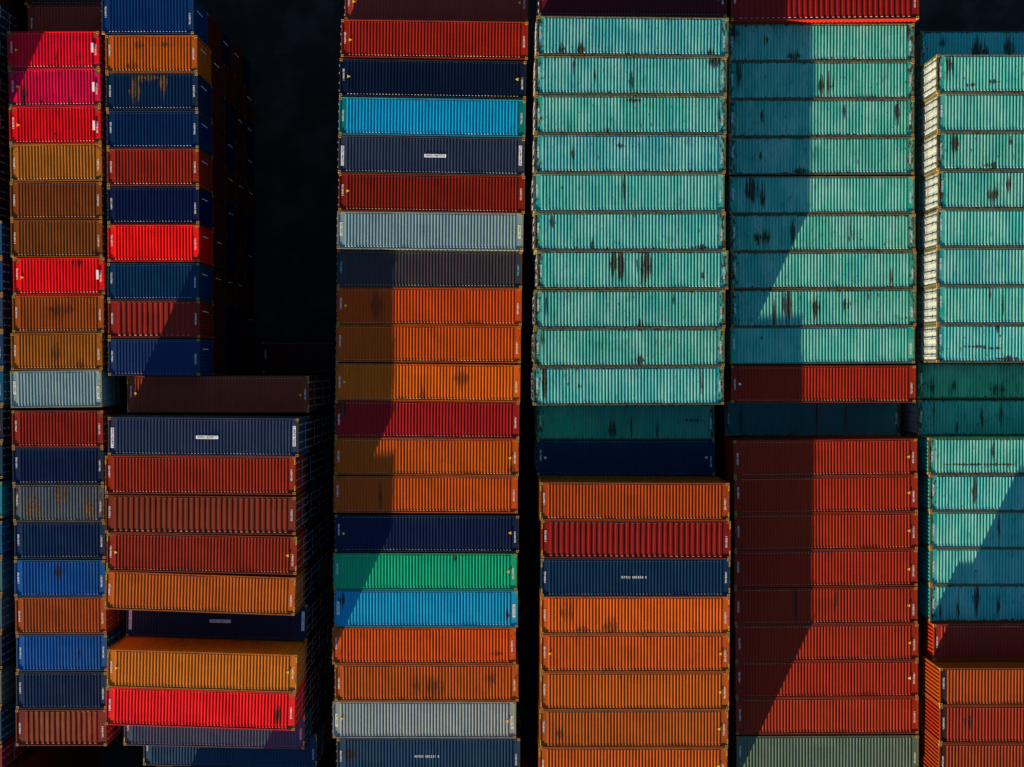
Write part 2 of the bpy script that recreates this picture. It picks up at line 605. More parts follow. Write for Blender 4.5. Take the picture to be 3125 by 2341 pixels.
def container(x, y, z, rz, size, h, rgb, label, group, door=1, wide=False, seed=0, stains=(), tri="", panel=None,
              stripes=False, end_line=False, triw=False, mark=None, doorcol=None, strip=False, plate="", **pk):
    L = LEN[size]
    root = make_root(x, y, z, rz, label, group)
    rmat = paint("roof_paint", rgb, L=L, stains=stains, **pk)
    bmat = paint("wall_paint", rgb, fade=0.25, rust=pk.get("rust", 0.3), grime=0.3)
    frgb = (92, 92, 66) if doorcol else tuple(0.72 * a + 0.20 * b for a, b in zip(rgb, (150, 100, 35)))
    fmat = paint("frame_paint", frgb, fade=0.2,
                 rust=1.1 + 0.7 * pk.get("rust", 0.3), grime=0.5)
    zr = h - 0.047
    link("roof", cached(("roof", L, wide, seed % 4), lambda: roof_mesh(L, wide, seed % 4)), rmat, root, (0, 0, zr))
    sm = cached(("side", L, h), lambda: side_mesh(L, h))
    link("side_wall", sm, bmat, root)
    link("side_wall", sm, bmat, root, rz=math.pi)
    link("end_wall", cached(("end", L, h), lambda: endwall_mesh(L, h)), bmat, root, rz=0 if door < 0 else math.pi)
    dmat = paint('door_paint', doorcol, fade=0.5, rust=0.35, grime=0.3) if doorcol else bmat
    add_doors(root, L, h, door, dmat)
    add_frame(root, L, h, fmat)
    if strip:
        link('marking', STRIP, M_WHITE, root, (L / 2 + 0.004, 0.55, h - 1.25))
    zt = zr + 0.012
    zc = zr + RIB_H + 0.016
    cd = code()
    mk = M_WHITE if mark is None else mark
    if panel:
        pm = cached("panel_end", lambda: panel_mesh(1.30, 0.19))
        tm = text_mesh(panel, 1.22, 0.13)
        for sx in (-1, 1):
            p = link("marking_panel", pm, M_WHITE, root, (sx * (L / 2 - 0.28), 0.1 * sx, zt), sx * math.pi / 2)
            link("marking", tm, M_BLACK, p, (0, 0, 0.004))
        p = link("marking_panel", cached("panel_mid", lambda: panel_mesh(1.42, 0.21)), M_WHITE, root, (0.25, -0.02, zc))
        link("marking", tm, M_BLACK, p, (0, 0, 0.004))
    else:
        tm = text_mesh(cd, 0.74, 0.115)
        if plate == "g":
            mk = M_BLACK
        ja, jb = jas = rc.uniform(-0.05, 0.25), rc.uniform(-0.3, 0.05)
        link("marking", tm, mk, root, (-L / 2 + 0.26, ja, zt), -math.pi / 2)
        link("marking", tm, mk, root, (L / 2 - 0.26, jb, zt), math.pi / 2)
    if plate == "g":
        for sx in (-1, 1):
            link("marking_panel", cached("panel_s", lambda: panel_mesh(0.86, 0.17)), M_PALE, root,
                 (sx * (L / 2 - 0.26), jas[0 if sx < 0 else 1], zt - 0.004), sx * math.pi / 2)
    elif plate == "w":
        link("marking_panel", cached("panel_w", lambda: panel_mesh(0.62, 0.15)), M_WHITE, root,
             (L / 2 - 0.46, jas[1] + 0.1, zc), math.pi / 2)
    tmat = M_PALE if triw else M_YELL
    if "l" in tri:
        link("warning_triangle", TRI, tmat, root, (-L / 2 + 0.60, rc.uniform(-0.1, 0.1), zc), 0)
    if "r" in tri:
        link("warning_triangle", TRI, tmat, root, (L / 2 - 0.60, rc.uniform(-0.1, 0.1), zc), math.pi)
    if stripes:
        for sx in (-1, 1):
            for sy in (-1, 1):
                link("height_stripes", STRIPE, M_YELL, root, (sx * (L / 2 - 0.044), sy * (W / 2 - 0.37), h - 0.006), 0 if sx > 0 else math.pi)
    return root


LOWMAT = {}
LOWCOL = {"brown": (84, 26, 16), "navy": (6, 20, 48), "dark red": (74, 10, 12), "slate": (32, 38, 50),  # shade between the stacks is put into these darkened colours
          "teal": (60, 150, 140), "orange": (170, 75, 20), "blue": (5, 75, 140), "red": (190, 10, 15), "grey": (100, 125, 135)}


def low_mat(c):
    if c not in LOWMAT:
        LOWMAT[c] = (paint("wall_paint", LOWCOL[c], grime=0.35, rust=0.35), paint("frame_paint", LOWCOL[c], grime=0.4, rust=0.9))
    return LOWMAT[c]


def low_container(x, y, z, rz, size, h, cname, label, group, door=1):
    """a container further down a stack: only its ends and edges show"""
    L = LEN[size]
    root = make_root(x, y, z, rz, label, group)
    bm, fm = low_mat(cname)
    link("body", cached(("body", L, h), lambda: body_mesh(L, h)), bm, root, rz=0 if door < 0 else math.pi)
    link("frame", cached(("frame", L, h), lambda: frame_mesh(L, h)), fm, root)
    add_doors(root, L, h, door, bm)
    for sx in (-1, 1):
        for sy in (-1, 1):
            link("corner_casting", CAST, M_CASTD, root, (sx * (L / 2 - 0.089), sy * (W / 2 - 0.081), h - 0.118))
    if door < 0 and size == 20 and rc.random() < 0.45:
        link("marking", STRIP, M_WHITE, root, (L / 2 + 0.004, 0.55, h - 1.25))
    if door > 0 and rc.random() < 0.6:
        t = cached(("endtext", rc.randrange(5)), lambda: text_mesh(code()[:11], 0.9, 0.11))
        o = link("marking", t, M_WHITE, root, (L / 2 + 0.012, 0.62, h - 0.42), 0)
        o.rotation_euler = (math.pi / 2, 0, math.pi / 2)
    return root


def tiers(T):
    """heights of the containers that make up a stack about T high, bottom first"""
    best = None
    for n in range(1, 7):
        for b in range(n + 1):
            t = (n - b) * STD + b * HC
            if best is None or abs(t - T) < abs(best[0] - T) - 1e-6:
                best = (t, n, b)
    t, n, b = best
    return t, [STD] * (n - b) + [HC] * b


HIDDEN = []        # (x, y, z, rz, L, h, colour index)

# ------------------------------------------------------------------ the stacks as read from the photograph
# row: (y top, y bottom, x left, x right, slope, stack height, size, rgb, words, options)
TEAL = (8, 153, 158)
TOP = 1


def T_(rgb=(0, 0, 0)):
    return tuple(max(0, min(255, a + b)) for a, b in zip(TEAL, rgb))


def R(yt, yb, xl, xr, dy, T, size, rgb, words, **o):
    return (yt, yb, xl, xr, dy, T, size, rgb, words, o)


NEW = dict(rust=0.05, grime=0.22, fade=0.2, ridge=0.15)
OLD = dict(rust=1.05, grime=0.6, fade=0.5, ridge=0.42, fadecol=(146, 198, 192), doorcol=(165, 178, 184))  # fadecol's cream ribs and the pale doorcol put low sunlight into the colour
def TE(**k):
    d = dict(OLD)
    d.update(k)
    return d


c1, c2, c5, c6, c3, c4 = 13.565, 13.565, 13.87, 15.55, 13.87, 15.855
COLS = []
COLS.append(dict(name="the left-edge sliver column", door=1, low=1, lowcols=["navy", "dark red", "slate"], rows=[
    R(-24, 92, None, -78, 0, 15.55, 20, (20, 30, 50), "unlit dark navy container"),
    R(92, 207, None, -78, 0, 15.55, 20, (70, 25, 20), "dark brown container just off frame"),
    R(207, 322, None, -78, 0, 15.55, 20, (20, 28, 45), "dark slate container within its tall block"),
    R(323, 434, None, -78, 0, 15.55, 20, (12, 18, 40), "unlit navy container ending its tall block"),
    R(435, 546, None, -9, 0, 13.26, 20, (12, 18, 40), "unlit navy container two rows below the block"),
    R(547, 657, None, -7, 0, 13.26, 20, (14, 30, 50), "unlit slate container above the first blue one"),
    R(658, 771, None, 5, 0, 13.26, 20, (0, 80, 140), "bright blue container"),
    R(774, 889, None, 7, 0, 13.26, 20, (0, 60, 120), "deep blue container"),
    R(891, 1004, None, 8, 0, 13.26, 20, (30, 60, 100), "slate blue container"),
    R(1005, 1118, None, 9, 0, 13.26, 20, (0, 60, 115), "dark blue container with white lettering"),
    R(1120, 1233, None, 9, 0, 13.26, 20, (0, 85, 140), "light blue container"),
    R(1235, 1345, None, 8, 0, 13.26, 20, (15, 35, 65), "navy container"),
    R(1348, 1461, None, 7, 0, 13.26, 20, (10, 60, 90), "dull teal-blue container"),
    R(1464, 1588, None, 6, 0, 13.26, 20, (0, 130, 165), "bright cyan container"),
    R(1591, 1701, None, 6, 0, 13.26, 20, (0, 90, 150), "mid blue container"),
    R(1703, 1815, None, 6, 0, 13.26, 20, (60, 110, 130), "grey-blue container"),
    R(1817, 1927, None, 5, 0, 13.26, 20, (50, 100, 120), "greenish blue container"),
    R(1929, 2042, None, 5, 0, 13.26, 20, (30, 45, 70), "dark slate container"),
    R(2044, 2158, None, 4, 0, 13.26, 20, (100, 110, 110), "worn grey container"),
    R(2160, 2270, None, 3, 0, 13.26, 20, (0, 70, 100), "dark teal container"),
    R(2273, 2385, None, 6, 0, 12.955, 20, (120, 20, 30), "dark red container with white end lettering"),
]))
COLS.append(dict(name="the leftmost full column", door=1, low=1, lowcols=["navy", "brown", "dark red", "navy"], rows=[
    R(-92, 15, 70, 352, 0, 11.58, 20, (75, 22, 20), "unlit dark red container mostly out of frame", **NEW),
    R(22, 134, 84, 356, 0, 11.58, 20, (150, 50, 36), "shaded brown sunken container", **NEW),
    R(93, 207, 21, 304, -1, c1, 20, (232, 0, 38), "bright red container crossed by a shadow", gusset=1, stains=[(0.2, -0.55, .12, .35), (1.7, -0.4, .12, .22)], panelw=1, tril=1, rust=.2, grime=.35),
    R(207.5, 323, 25, 307, -3, c1, 20, (225, 0, 66), "crimson pink scuffed container", gusset=1, stains=[(-2.0, -0.5, .22, .9), (-0.9, -0.9, .1, .15), (1.0, -.9, .12, .25)], tril=1, rust=.3, grime=.5),
    R(323.5, 439, 27, 308, -3, c1, 20, (226, 0, 16), "plain red container with gold corners", gusset=1, stains=[(0.0, -0.6, .08, .12)], tril=1, rust=.15, grime=.3),
    R(439.5, 555, 30, 311, -3, c1, 20, (178, 102, 25), "mustard container", gusset=1, grime=.4, rust=.35),
    R(555.5, 669.5, 30, 311, -1, c1, 20, (128, 60, 15), "brown orange container", gusset=.4, grime=.25, rust=.2),
    R(670, 786.5, 31, 313, 0, c1, 20, (128, 64, 14), "plain brown container", grime=.3, rust=.2, stains=[(2.6, -0.9, .3, .15)]),
    R(787, 901, 39, 319, -2, c1, 20, (240, 0, 10), "vivid red container with gold corners", gusset=1, stains=[(1.2, 0.9, .35, .25), (-1.8, 0.3, .08, .6)], tril=1, rust=.15, grime=.3),
    R(901.5, 1015, 37, 316, 0, c1, 20, (162, 72, 14), "rusty orange container with sooty middle", gusset=.5, stains=[(0.2, 0.3, .9, .5)], grime=.55, rust=.3),
    R(1016, 1131, 34, 311, -1, c1, 20, (164, 90, 18), "ochre container with dark blot", gusset=.4, stains=[(-0.1, -.2, .35, .55), (1.6, -.9, .3, .3)], grime=.5, rust=.3),
    R(1132, 1246, 33, 309, -3, c1, 20, (135, 158, 165), "pale grey container", grime=.35, rust=.3, panelg=1),
    R(1254, 1365, 36, 314, 0, c1, 20, (142, 30, 16), "brick red container", gusset=.5, grime=.3, rust=.3),
    R(1366, 1479, 38, 315, -1, c1, 20, (12, 32, 70), "clean dark navy container", **NEW),
    R(1479.5, 1593, 39, 318, 0, c1, 20, (84, 92, 102), "slate container streaked with rust", rstains=[(0.2, .6, .5, .9), (-1.7, -.3, .6, .8), (2.0, -.4, .4, .6)], rust=1.0, grime=.6, fade=.5),
    R(1593.5, 1707, 43, 321, -1, c1, 20, (6, 40, 82), "navy container above a bright blue one", **NEW),
    R(1708, 1822, 43, 321, 0, c1, 20, (0, 80, 156), "bright blue container with dark scuffs", stains=[(-.1, .4, .35, .5)], rust=.1, grime=.5),
    R(1822.5, 1936.5, 45, 325, -1, c1, 20, (158, 68, 18), "orange brown container between two blues", rust=.2, grime=.3),
    R(1937, 2050, 48, 328, -1, c1, 20, (0, 82, 158), "bright blue container with rusty corner", stains=[(1.2, 0, .15, .3)], rust=.55, grime=.45),
    R(2050.5, 2164.5, 50, 324, 0, c1, 20, (6, 38, 76), "navy container beside the mustard one", **NEW),
    R(2165, 2278, 45, 327, 0, c1, 20, (112, 24, 12), "mottled rust-brown container", rust=1.0, grime=.6, wide=True, fade=.5, fadecol=(150, 85, 40)),
]))
COLS.append(dict(name="the short second column", door=-1, low=4, endline=True, lowcols=["brown", "navy", "navy", "dark red", "brown", "brown", "brown", "dark red", "navy"], rows=[
    R(-11, 104, 310, 590, 0, 13.565, 20, (0, 50, 105), "deep blue container", **NEW),
    R(107, 221.5, 322, 601, 0, c2, 20, (186, 84, 8), "orange container with sooty patches", gusset=.6, stains=[(-.8, .6, .35, .25), (-1.3, -.8, .4, .3), (.9, .6, .2, .15)], grime=.35),
    R(222, 335.5, 324, 602, 0, c2, 20, (2, 38, 74), "navy container with two rusty streaks", rust=.4, grime=.3, rustst=1),
    R(338, 452, 326, 604, 0, c2, 20, (2, 38, 82), "clean navy container under the streaked one", **NEW),
    R(454, 567, 327, 605, 0, c2, 20, (150, 36, 14), "brick red container", gusset=.4, **NEW),
    R(570, 682, 328, 606, 0, c2, 20, (0, 22, 66), "deepest navy container above the scarlet one", **NEW),
    R(685, 799, 329, 607, 0, c2, 20, (250, 14, 4), "scarlet red container", gusset=.5, rust=.1, grime=.25),
    R(802, 916.5, 329, 605, 0, c2, 20, (0, 48, 86), "navy container with shadow across one corner", **NEW),
    R(917, 1031, 331, 607, 0, c2, 20, (135, 32, 20), "half-shaded brick red wide-ribbed container", wide=True, **NEW),
    R(1032.5, 1148, 331, 607, 0, c2, 20, (24, 50, 98), "half-shaded blue container", **NEW),
]))
ST = dict(stripes=True)
COLS.append(dict(name="the stepped lower-left block", door=1, low=3, lowcols=["dark red", "brown", "navy", "dark red"], rows=[
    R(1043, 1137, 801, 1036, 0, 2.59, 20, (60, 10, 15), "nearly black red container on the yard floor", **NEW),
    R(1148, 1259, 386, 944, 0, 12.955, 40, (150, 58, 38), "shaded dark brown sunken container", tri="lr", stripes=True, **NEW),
    R(1276, 1387, 331, 909, 5, c4, 40, (44, 54, 84), "slate container with white roof number panel", panel="NYKU 422907 7", grime=.3, rust=.45, door=1),
    R(1392, 1505.5, 322, 900, 3, c4, 40, (150, 38, 10), "red orange container", stripes=True, grime=.2, rust=.25),
    R(1513, 1625, 322, 901, 6, c4, 40, (118, 42, 20), "reddish brown wide-ribbed container", wide=True, grime=.35, rust=.4),
    R(1628, 1741, 326, 904, 12, c4, 40, (142, 36, 12), "red container with two yellow triangles", tri="lr", stripes=True, gusset=.6, grime=.2, rust=.25),
    R(1746, 1857, 322, 899, 20, c4, 40, (184, 86, 14), "tilted orange container over the gap", stripes=True, grime=.3, rust=.35),
    R(1868, 1978, 388, 934, 14, 12.955, 40, (34, 40, 66), "shaded navy container sunk in the gap", panel="NYKU 085231 4", **NEW),
    R(1978, 2091, 331, 901, 17, c4, 40, (198, 106, 14), "mustard container with yellow triangles", tri="lr", stripes=True, grime=.25, rust=.3),
    R(2094, 2207, 322, 900, 18, c4, 40, (240, 0, 16), "scarlet container with rusty right end", gusset=.7, stains=[(5.0, -.3, .2, .7)], tri="", grime=.3, rust=.35),
    R(2157, 2265, 377, 930, 12, 12.955, 40, (44, 70, 98), "slate container on the step below", stripes=True, grime=.25, rust=.2),
    R(2215, 2319, 437, 967, 11, 10.364, 40, (30, 62, 96), "navy container on the lowest step", stripes=True, grime=.25, rust=.2),
]))
COLS.append(dict(name="the rainbow column beside the aisle", door=-1, low=0, lowcols=["brown"], rows=[
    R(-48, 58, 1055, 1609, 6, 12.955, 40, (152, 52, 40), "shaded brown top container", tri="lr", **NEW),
    R(59, 173, 1037, 1615, 8, 14.175, 40, (150, 28, 9), "red container above the navy one", tri="l", stripes=False, grime=.2, rust=.2),
    R(178.5, 292, 1033, 1609, 9, 14.175, 40, (1, 21, 50), "darkest navy container with two triangles", tri="lr", **NEW),
    R(295.5, 410, 1030, 1608, 9, 14.175, 40, (0, 146, 200), "cyan container", endcol=(0, 110, 105), grime=.4, rust=.15, ridge=.3),
    R(413, 526, 1028, 1605, 10, 14.175, 40, (44, 54, 80), "slate container with white number panel", panel="NYKU 446772 0", grime=.3, rust=.2),
    R(529, 642, 1030, 1605, 9, 14.175, 40, (122, 26, 7), "dark red container with one triangle", tri="l", grime=.55, rust=.15),
    R(647, 760.5, 1026, 1600, 6, 14.175, 40, (122, 148, 160), "pale grey container above the charcoal one", grime=.35, rust=.2, panelg=1),
    R(762, 875.5, 1026, 1596, 4, c3, 40, (58, 51, 58), "charcoal container, its left end shaded", grime=.35, rust=.2, aqua=1),
    R(876.5, 989, 1025, 1595, 3, c3, 40, (186, 66, 5), "part-shaded orange container with dark smudge", tri="l", stains=[(-3.4, 0, .5, .7)], grime=.3, rust=.15),
    R(990, 1106, 1023, 1592, 4, c3, 40, (186, 72, 5), "part-shaded orange container without triangles", grime=.25, rust=.1),
    R(1108, 1221, 1022, 1590, 6, c3, 40, (204, 90, 6), "amber container with grey stains", tri="l", stains=[(2.2, .3, .5, .55), (-.4, -.8, .3, .5)], grime=.35, rust=.15),
    R(1223, 1334, 1020, 1587, 5, c3, 40, (152, 20, 20), "crimson container, its left end shaded", stains=[(-2.2, .75, .12, .25), (-5.6, .8, .4, .4)], grime=.35, rust=.15),
    R(1336.6, 1447.7, 1018, 1586, 5, c3, 40, (184, 78, 8), "orange container below the crimson one", tri="r", stains=[(5.6, -.8, .3, .3)], grime=.35, rust=.25),
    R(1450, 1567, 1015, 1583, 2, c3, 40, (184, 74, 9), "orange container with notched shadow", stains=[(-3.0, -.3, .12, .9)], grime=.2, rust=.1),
    R(1570, 1685, 1017, 1588, 3, c3, 40, (10, 28, 66), "navy container above the green one", tri="lr", **NEW),
    R(1688, 1800, 1013, 1582, 2, c3, 40, (0, 160, 118), "emerald green container", tri="r", stains=[(2.0, .9, .1, .15)], grime=.25, rust=.15),
    R(1802.7, 1913, 1015, 1585, 1, c3, 40, (0, 146, 196), "azure blue container", stains=[(-5.6, .6, .25, .3), (5.4, -.4, .15, .25)], grime=.35, rust=.2, panelk=1),
    R(1917.6, 2026, 1011, 1577, 0, c3, 40, (194, 72, 3), "vivid orange container under the azure one", stains=[(-5.6, -.5, .2, .4), (4.8, -.5, .5, .12)], grime=.5, rust=.35, gusset=.5),
    R(2029.6, 2140, 1018, 1586, 0, c3, 40, (174, 76, 8), "orange container with dark square patch", stains=[(.6, -.3, .6, .8), (-.7, -.2, .25, .8), (4.2, .3, .4, .5)], grime=.55, rust=.5),
    R(2142, 2252, 1012, 1578, 1, c3, 40, (140, 148, 152), "pale grey container near the bottom", tri="lr", grime=.4, rust=.2, panelg=1),
    R(2254.6, 2365, 1025, 1590, 0, c3, 40, (20, 56, 88), "dull navy container at the bottom", grime=.4, rust=.3, stains=[(-5.2, .2, .5, .4)], panelm="NYKU 085231 8"),
]))
O4 = dict(grime=.28, rust=.25, stripes=True)
COLS.append(dict(name="the tall middle column", door=-1, low=1, lowcols=["teal"], rows=[
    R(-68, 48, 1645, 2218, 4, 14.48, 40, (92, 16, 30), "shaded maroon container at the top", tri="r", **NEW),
    R(48, 166.6, 1638, 2222, 6, c4, 40, T_((-8, -2, 4)), "teal container with rust along its bottom edge", **TE(stains=[(-4.5, -.9, .3, .3), (-3.3, -.9, .3, .35), (5.0, -.95, .2, .25)])),
    R(170, 287, 1634, 2217, 3, c4, 40, T_((-12, 0, 0)), "teal container with one dark rust plume", **TE(stains=[(-3.6, .7, .1, .6), (5.3, .9, .45, .3), (0, -.4, .15, .6), (-2.3, 0, .08, .4)])),
    R(291, 407, 1633, 2216, 1, c4, 40, T_((4, 4, -6)), "teal container with black spot at bottom edge", **TE(stains=[(-1.5, -1.0, .14, .35), (.2, .9, .5, .15), (5.6, -.2, .1, .8)])),
    R(411, 526, 1632, 2213, 1, c4, 40, T_((-14, 0, 8)), "bluish teal container with pale scabs", **TE(stains=[(-3.6, 0, .12, .5), (-.6, .5, .3, .15)])),
    R(531, 646, 1629, 2209, 0, c4, 40, T_((14, 6, -2)), "pale teal container with few marks", **TE(rust=.5, stains=[(-.3, .3, .08, .8), (-4.2, .3, .1, .1)])),
    R(649, 763.5, 1632, 2213, 0, c4, 40, T_((6, 4, -2)), "pale teal container below a clean one", **TE(stains=[(-5.0, .6, .15, .4), (-2.4, -.9, .12, .25), (4.4, -1., .6, .1)])),
    R(765.5, 880, 1639, 2222, 0, c4, 40, T_((6, 4, -6)), "teal container with two large black stains", **TE(stains=[(-1.0, .35, .5, .95), (.75, .2, .5, 1.0), (4.5, -.4, .1, .4)])),
    R(887.6, 1000, 1631, 2213, -1, c4, 40, T_((0, -4, -14)), "greenish teal container with thin rust runs", **TE(stains=[(-5.3, .2, .1, .8), (.7, -1., .2, .25), (2.8, .6, .1, .3)])),
    R(1003.5, 1117, 1629, 2211, -1, c4, 40, T_((6, -2, -16)), "greenish teal container with pale lower patch", **TE(stains=[(-5.5, .6, .15, .6), (.6, -.8, .5, .2)])),
    R(1121, 1238, 1627, 2209, -3, c4, 40, T_((-4, 6, 4)), "lowest sunlit teal container, small punctured hole", **TE(stains=[(-3.1, 0, .16, .16), (4.7, .2, .12, .9), (-5.4, .4, .25, .9)])),
    R(1240, 1343, 1634, 2184, 0, 11.584, 40, T_((4, -6, -16)), "shaded sunken teal container with black streaks", **TE(fadecol=(120, 150, 125), stains=[(-.9, -.6, .3, .7), (.4, -.5, .08, .9), (4.6, .1, .7, .12), (2.2, -.7, .1, .6)])),
    R(1343, 1452, 1636, 2184, 0, 11.584, 40, (2, 40, 84), "shaded sunken navy container with triangles", tri="lr", triw=True, **NEW),
    R(1474, 1583, 1651, 2223, 2, 15.55, 40, (162, 62, 8), "orange container with shaded north wall", door=1, lowc="orange", **O4),
    R(1588, 1701, 1652, 2230, 3, 15.55, 40, (126, 20, 12), "dark red wide-ribbed container", wide=True, door=1, lowc="dark red", **O4),
    R(1705, 1818.6, 1651, 2228, 0, 15.55, 40, (0, 44, 76), "dark navy container with central white number", door=1, panelm="NYKU 085858 0", lowc="navy", stripes=True, **NEW),
    R(1823, 1934.5, 1650, 2227, 0, 15.55, 40, (200, 86, 12), "orange container with sooty lower left", door=1, lowc="orange", stains=[(-1.6, -.75, .5, .6), (-4.4, .2, .5, .7), (-3.4, -.95, .5, .2)], **O4),
    R(1939, 2050, 1650, 2226, -1, 15.55, 40, (184, 76, 11), "orange container with two triangles", door=1, lowc="orange", tri="lr", **O4),
    R(2054, 2166, 1650, 2224, -1, 15.55, 40, (178, 82, 8), "amber orange container with one triangle", door=1, lowc="orange", tri="r", stains=[(-.9, .9, .1, .2)], **O4),
    R(2171, 2280, 1648, 2221, -1, 15.55, 40, (164, 76, 10), "brownish orange container", door=1, lowc="orange", tri="r", stains=[(-4.8, -.3, .3, .4)], **O4),
    R(2284.5, 2396, 1646, 2219, 0, 15.55, 40, (180, 78, 7), "orange container cut off by the frame", door=1, lowc="orange", tri="r", **O4),
]))
RD = dict(rust=.22, grime=.3, fade=.15, tri="r")
COLS.append(dict(name="the half-shadowed column", door=1, low=0, lowcols=["teal"], rows=[
    R(-52, 62, 2233, 2803, -6, 14.48, 40, (132, 20, 13), "dark red wide-ribbed container with sunlit side", wide=True, **NEW),
    R(75, 183.5, 2227, 2787, -1, c5, 40, T_((6, 4, -10)), "half-shaded teal container under the red one", **TE(stains=[(-5.7, .6, .4, .4), (-1.8, -.9, .5, .25), (-3.6, .2, .2, .3), (5.7, .7, .1, .4)])),
    R(187, 302, 2227, 2787, -1, c5, 40, T_((8, 2, -14)), "half-shaded teal container with twin black plumes", **TE(stains=[(.0, -.3, .22, .5), (.6, -.35, .25, .5), (-5.4, .4, .2, .7)])),
    R(304, 416, 2227, 2787, -1, c5, 40, T_((0, 0, -14)), "half-shaded teal container with slanted scratch", **TE(stains=[(1.5, .5, .1, .35), (5.0, .4, .2, .6), (-3.9, .1, .12, .5)])),
    R(419, 532.5, 2228, 2787, -1, c5, 40, T_((-4, -6, -18)), "half-shaded dull teal container", **TE(stains=[(-1.3, -1., .6, .15), (-4.0, 0, .1, .2)])),
    R(538, 652, 2229, 2788, -1, c5, 40, T_((4, 6, -8)), "half-shaded teal container, scratched dark left end", **TE(rust=.5, stains=[(-4.6, .3, .5, .8), (-3.9, -.2, .2, .6)])),
    R(655.7, 767.7, 2231, 2792, -2, c5, 40, T_((8, 2, -16)), "half-shaded teal container with one large black blot", **TE(stains=[(1.9, -.1, .22, .85), (-2.0, .1, .2, .6), (-4.0, -.3, .6, .4)])),
    R(770, 880, 2231.5, 2797, -2, c5, 40, T_((2, 2, -12)), "teal container where the shadow narrows", **TE(stains=[(4.5, -.6, .14, .5)])),
    R(885, 997, 2232, 2796, -3, c5, 40, T_((4, 0, -14)), "teal container with heavy soot on its left half", **TE(grime=.8, stains=[(-3.3, -.5, .15, .8), (-2.4, .2, .35, .9), (-.5, 0, .3, .6), (1.5, .2, .3, .4)])),
    R(998.6, 1112, 2229, 2792, -3, c5, 40, T_((0, 6, -8)), "cleanest half-shaded teal container", **TE(rust=.35, stains=[(-4.0, .5, .1, .2)])),
    R(1117, 1228, 2232, 2794, 0, c5, 40, (148, 34, 10), "half-shaded red container under the teals", tri="l", triw=True, rust=.15, grime=.2),
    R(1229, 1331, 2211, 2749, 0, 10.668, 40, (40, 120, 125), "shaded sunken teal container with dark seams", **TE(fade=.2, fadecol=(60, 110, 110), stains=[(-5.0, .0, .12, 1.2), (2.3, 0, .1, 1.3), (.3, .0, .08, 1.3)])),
    R(1346, 1455, 2241, 2798, -6, 13.565, 40, (150, 38, 9), "red container next to the sunken teal one", **RD),
    R(1457, 1566, 2242, 2800, -6, 13.565, 40, (152, 38, 9), "second of eight matching reds, half shaded", **RD),
    R(1570, 1679, 2243, 2800, -5, 13.565, 40, (150, 40, 9), "third of eight matching reds, half shaded", **RD),
    R(1683, 1793, 2243, 2798.5, -5, 13.565, 40, (150, 36, 10), "fourth of eight matching reds, half shaded", **RD),
    R(1797, 1906, 2243, 2799, -4, 13.565, 40, (144, 38, 9), "red container with two dark streaks", **dict(RD, stains=[(-2.0, 0, .1, 1.2), (.6, .1, .12, .9)])),
    R(1910, 2018, 2246, 2802, -4, 13.565, 40, (148, 38, 9), "red container beside the shadow's widest end", **RD),
    R(2021, 2130, 2246, 2801, -3, 13.565, 40, (150, 36, 10), "red container with pale triangle", **dict(RD, triw=True)),
    R(2132, 2241, 2247, 2803, -3, 13.565, 40, (150, 42, 10), "lowest red container with no triangle", **dict(RD, tri="")),
    R(2248, 2358, 2248, 2804, -3, 13.565, 40, (86, 104, 92), "grey-green container at the bottom", grime=.3, rust=.2),
]))
